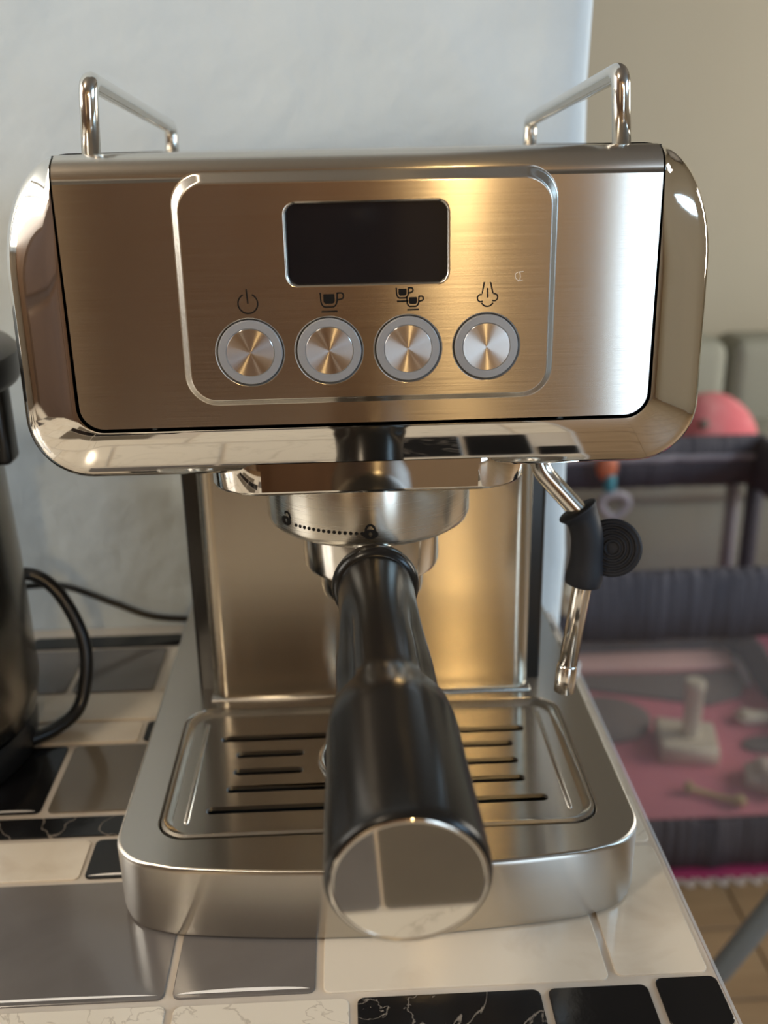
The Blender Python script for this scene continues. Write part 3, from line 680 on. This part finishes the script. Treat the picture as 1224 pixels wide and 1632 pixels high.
# cream toy: square block with an upright cylinder
tt = thing('tower_toy', 'cream toy with square base and upright cylinder on pink mat', 'toy', (.650, 1.34, MZ))
l = [(.600, 1.415), (.712, 1.385), (.690, 1.285), (.582, 1.300)]
MB().loft([XY(l, MZ), XY(l, MZ+.030), XY([(p[0]+(.65-p[0])*.08, p[1]+(1.34-p[1])*.08) for p in l], MZ+.036)], True, True, True).build('block_base', M['toy_white'], tt, angle=30)
MB().lathe([(.019, .034), (.0175, .05), (.0175, .135), (.0200, .138), (.0200, .152), (.017, .156)], (.652, 1.345, MZ), 'z', 24, cap1=True).build('cylinder', M['toy_white'], tt, angle=40)
# small toys lying on the mat
yt = MB().tube([(.595, 1.205, MZ+.012), (.603, 1.204, MZ+.013), (.612, 1.200, MZ+.010), (.655, 1.175, MZ+.008), (.672, 1.164, MZ+.010), (.684, 1.158, MZ+.013), (.692, 1.152, MZ+.010)], [.006, .0125, .006, .0055, .007, .012, .005], 12).build('bone_toy', M['toy_yellow'], loc=(.64, 1.18, MZ))
tag(yt, 'yellow bone shaped toy lying near the front of the pink mat', 'toy')
def blob(name, c, r, m, label, cat, sd):
    bm = bmesh.new(); bmesh.ops.create_icosphere(bm, subdivisions=3, radius=1); rn = random.Random(sd)
    ph = [rn.random()*6 for _ in range(6)]
    for v in bm.verts:
        p = v.co; q = 1+.13*math.sin(5*p.x+ph[0])+.12*math.sin(6*p.y+ph[1])+.1*math.sin(7*p.z+ph[2]+4*p.x)
        v.co = Vector((c[0]+p.x*r[0]*q, c[1]+p.y*r[1]*q, max(c[2], c[2]+r[2]+p.z*r[2]*q)))
    mb = MB(); mb.bm(bm); return tag(mb.build(name, m, loc=c), label, cat)
blob('crumpled_cloth', (.755, 1.215, MZ), (.045, .045, .020), M['trim'], 'crumpled white cloth at the right edge, on the pink mat', 'cloth', 3)
blob('soft_toy', (.815, 1.435, MZ), (.038, .022, .012), M['toy_white'], 'small flat cream toy at the right edge, behind the crumpled white cloth', 'toy', 5)
slab('grey_lid', [(.805+.045*math.cos(k*PI/10), 1.345+.028*math.sin(k*PI/10)) for k in range(20)], MZ, MZ+.007, M['grey_patch'], 'dark flat oval lid at the right edge between cream toy and crumpled cloth', 'saucer')  # small flat grey lid
st = MB().tube([(.872, 1.70, MZ+.010), (.866, 1.66, MZ+.020), (.862, 1.61, MZ+.018), (.858, 1.565, MZ+.010)], [.007, .010, .011, .006], 12, flat=.5).build('white_strap', M['toy_ring'], loc=(.865, 1.6, MZ))
tag(st, 'whitish strap lying at the far right corner of the playpen mat', 'strap')
# teether hanging from the far rail
hz = zt-.072
ht = thing('hanging_teether', 'orange, teal and lilac teether hanging on the far playpen rail', 'toy', (.56, 1.715, hz))
MB().lathe([(.010, .0), (.020, .012), (.024, .030), (.020, .050), (.008, .058)], (.552, 1.712, hz-.008), 'z', 20, sx=1, sy=.5, cap0=True, cap1=True).build('orange_clip', M['toy_orange'], ht)
MB().lathe([(.010, -.034), (.0125, -.028), (.0125, -.004), (.009, .004)], (.560, 1.710, hz), 'z', 16, cap0=True, cap1=True).build('teal_bar', M['toy_teal'], ht)
hp = []
for k in range(33):
    a = 2*PI*k/32; hp.append((.573+.030*math.sin(a)*(1+.0*a), 1.708, hz-.062+.022*math.cos(a)-.006*abs(math.cos(a/2))*(1 if 0 else 0)-(.010*math.exp(-((a-PI)/.6)**2))))
MB().tube(hp[:-1]+[hp[0]], .0085, 12).build('ring', M['toy_ring'], ht)
# white clip on the near rail
wc = thing('rail_clip', 'white clip on the near playpen rail beside the steam wand', 'clip', (.315, 1.02, zt-.03))
MB().lathe([(.006, -.030), (.013, -.022), (.014, .0), (.012, .020), (.005, .027)], (.318, 1.014, zt-.030), 'z', 20, sy=.55, cap0=True, cap1=True).build('clip_body', M['toy_white'], wc)
MB().lathe([(.006, 0), (.007, .004), (.004, .007)], (.318, 1.003, zt-.030), 'y', 14, cap0=True, cap1=True).build('clip_button', M['trim'], wc)
pt = thing('skittle_toy', 'small pink toy standing on the floor just beyond the far playpen side', 'toy', (.838, 1.90, FZ))
MB().lathe([(.018, .0), (.026, .02), (.022, .07), (.012, .10), (.010, .108)], (.838, 1.90, FZ), 'z', 20, cap0=True).build('body', M['pink_plush'], pt)
MB().lathe([(.010, .106), (.020, .118), (.024, .135), (.020, .152), (.008, .160)], (.838, 1.90, FZ), 'z', 20, cap1=True).build('head', M['pink_plush'], pt)
# rug with crochet scallops
rg = thing('rug', 'crimson rug with white crochet scallop edge under the playpen', 'rug', (.4, 1.4, FZ))
MB().box((-.35, 1.012, FZ), (1.15, 1.95, FZ+.0035), .001, 1).build('rug_field', M['rug'], rg)
sc0 = None
for k in range(44):
    x = -.20+.0285*k
    if sc0 is None:
        prof = arc(0, 0, .0132, 180, 360, 10, .021)
        inn = arc(0, 0, .0060, 180, 360, 10, .009)
        l = [(p[0], p[1]) for p in prof]+[(p[0], p[1]) for p in inn[::-1]]
        sc0 = mk('scallop', XY(l, 0)+XY(l, .003), [(i, (i+1) % len(l), (i+1) % len(l)+len(l), i+len(l)) for i in range(len(l))]+[(i, i+1, len(l)-2-i, len(l)-1-i) for i in range(10)]+[(i+len(l), i+1+len(l), 2*len(l)-2-i, 2*len(l)-1-i) for i in range(10)], M['trim'], rg, smooth=False)
        o = sc0
    else: o = sc0.copy(); COL.objects.link(o)
    o.parent = rg; o.location = (x-.4, 1.0135-1.4, .0002)
# sofa with plush
sf = thing('sofa', 'grey green upholstered sofa behind the playpen', 'sofa', (.9, 2.3, FZ))
SZ = -.475
MB().box((-.3, 2.05, FZ+.07), (2.1, 2.75, SZ-.10), .02, 2).build('sofa_frame', M['sofa'], sf)
for a, b in ((-.29, 1.095), (1.105, 2.09)):
    MB().box((a, 2.03, SZ-.105), (b, 2.50, SZ), .035, 4).build('seat_cushion', M['sofa'], sf)
    MB().box((a, 2.46, SZ-.05), (b, 2.66, -.248), .045, 4).build('back_cushion', M['sofa'], sf)
MB().box((-.3, 2.64, FZ+.08), (2.1, 2.76, -.28), .03, 3).build('sofa_back', M['sofa'], sf)
for x in (-.36, 2.10): MB().box((x, 2.04, FZ+.07), (x+.16, 2.76, -.36), .03, 3).build('armrest', M['sofa'], sf)
for x in (-.25, 2.05):
    for y in (2.1, 2.7): MB().lathe([(.018, 0), (.024, .075)], (x, y, FZ), 'z', 14, cap0=True, cap1=True).build('leg', M['black'], sf)
pk = thing('pink_plush', 'round pink plush toy sitting on the sofa', 'plush toy', (.975, 2.20, SZ))
bm = bmesh.new(); bmesh.ops.create_icosphere(bm, subdivisions=4, radius=1)
for v in bm.verts:
    p = v.co.copy(); fx = 1+.08*math.sin(3*p.x+1); v.co = Vector((.955+p.x*.135*fx, 2.20+p.y*.11, max(SZ+.0, SZ+.025+(p.z*.118 if p.z > 0 else p.z*.05)-.03*max(0, p.x-.2))))
MB().bm(bm).build('body', M['pink_plush'], pk)
MB().lathe([(.014, .0), (.010, -.006), (.002, -.008)], (.905, 2.108, SZ+.085), 'y', 16, cap1=True).build('eye', M['grey_patch'], pk)
blob_ = bmesh.new(); bmesh.ops.create_icosphere(blob_, subdivisions=2, radius=1)
for v in blob_.verts: v.co = Vector((.985+v.co.x*.026, 2.105+v.co.y*.015, SZ+.030+v.co.z*.024))
MB().bm(blob_).build('pale_patch', M['toy_ring'], pk)
# grey slanted tube of a folding stand, beside the worktop
fs = thing('folding_stand', 'grey metal tube stand slanting up beside the worktop edge', 'stand', (.30, .48, FZ))
d = Vector((.0388, 0, .086)).normalized()
A = Vector((.3600, .45, -.5091)); 
B = A-Vector((.0388*1.0, -.03, .086))*4.25; Cc = A+Vector((.0388, -.01, .086))*3.4
MB().tube([B, A, Cc], .0115, 16).build('slanted_tube', M['tube'], fs)
B2 = B+Vector((.40, .02, 0)); C2 = Cc+Vector((-.02, .06, .0)); 
MB().tube([B2, C2], .0115, 16).build('crossing_tube', M['tube'], fs)
for q in (B, B2): MB().lathe([(.016, 0), (.016, .03), (.0118, .034)], (q.x, q.y, FZ), 'z', 16, cap0=True, cap1=True).build('rubber_foot', M['black'], fs)
# fold the labels of look-alike children onto nothing: parts need none
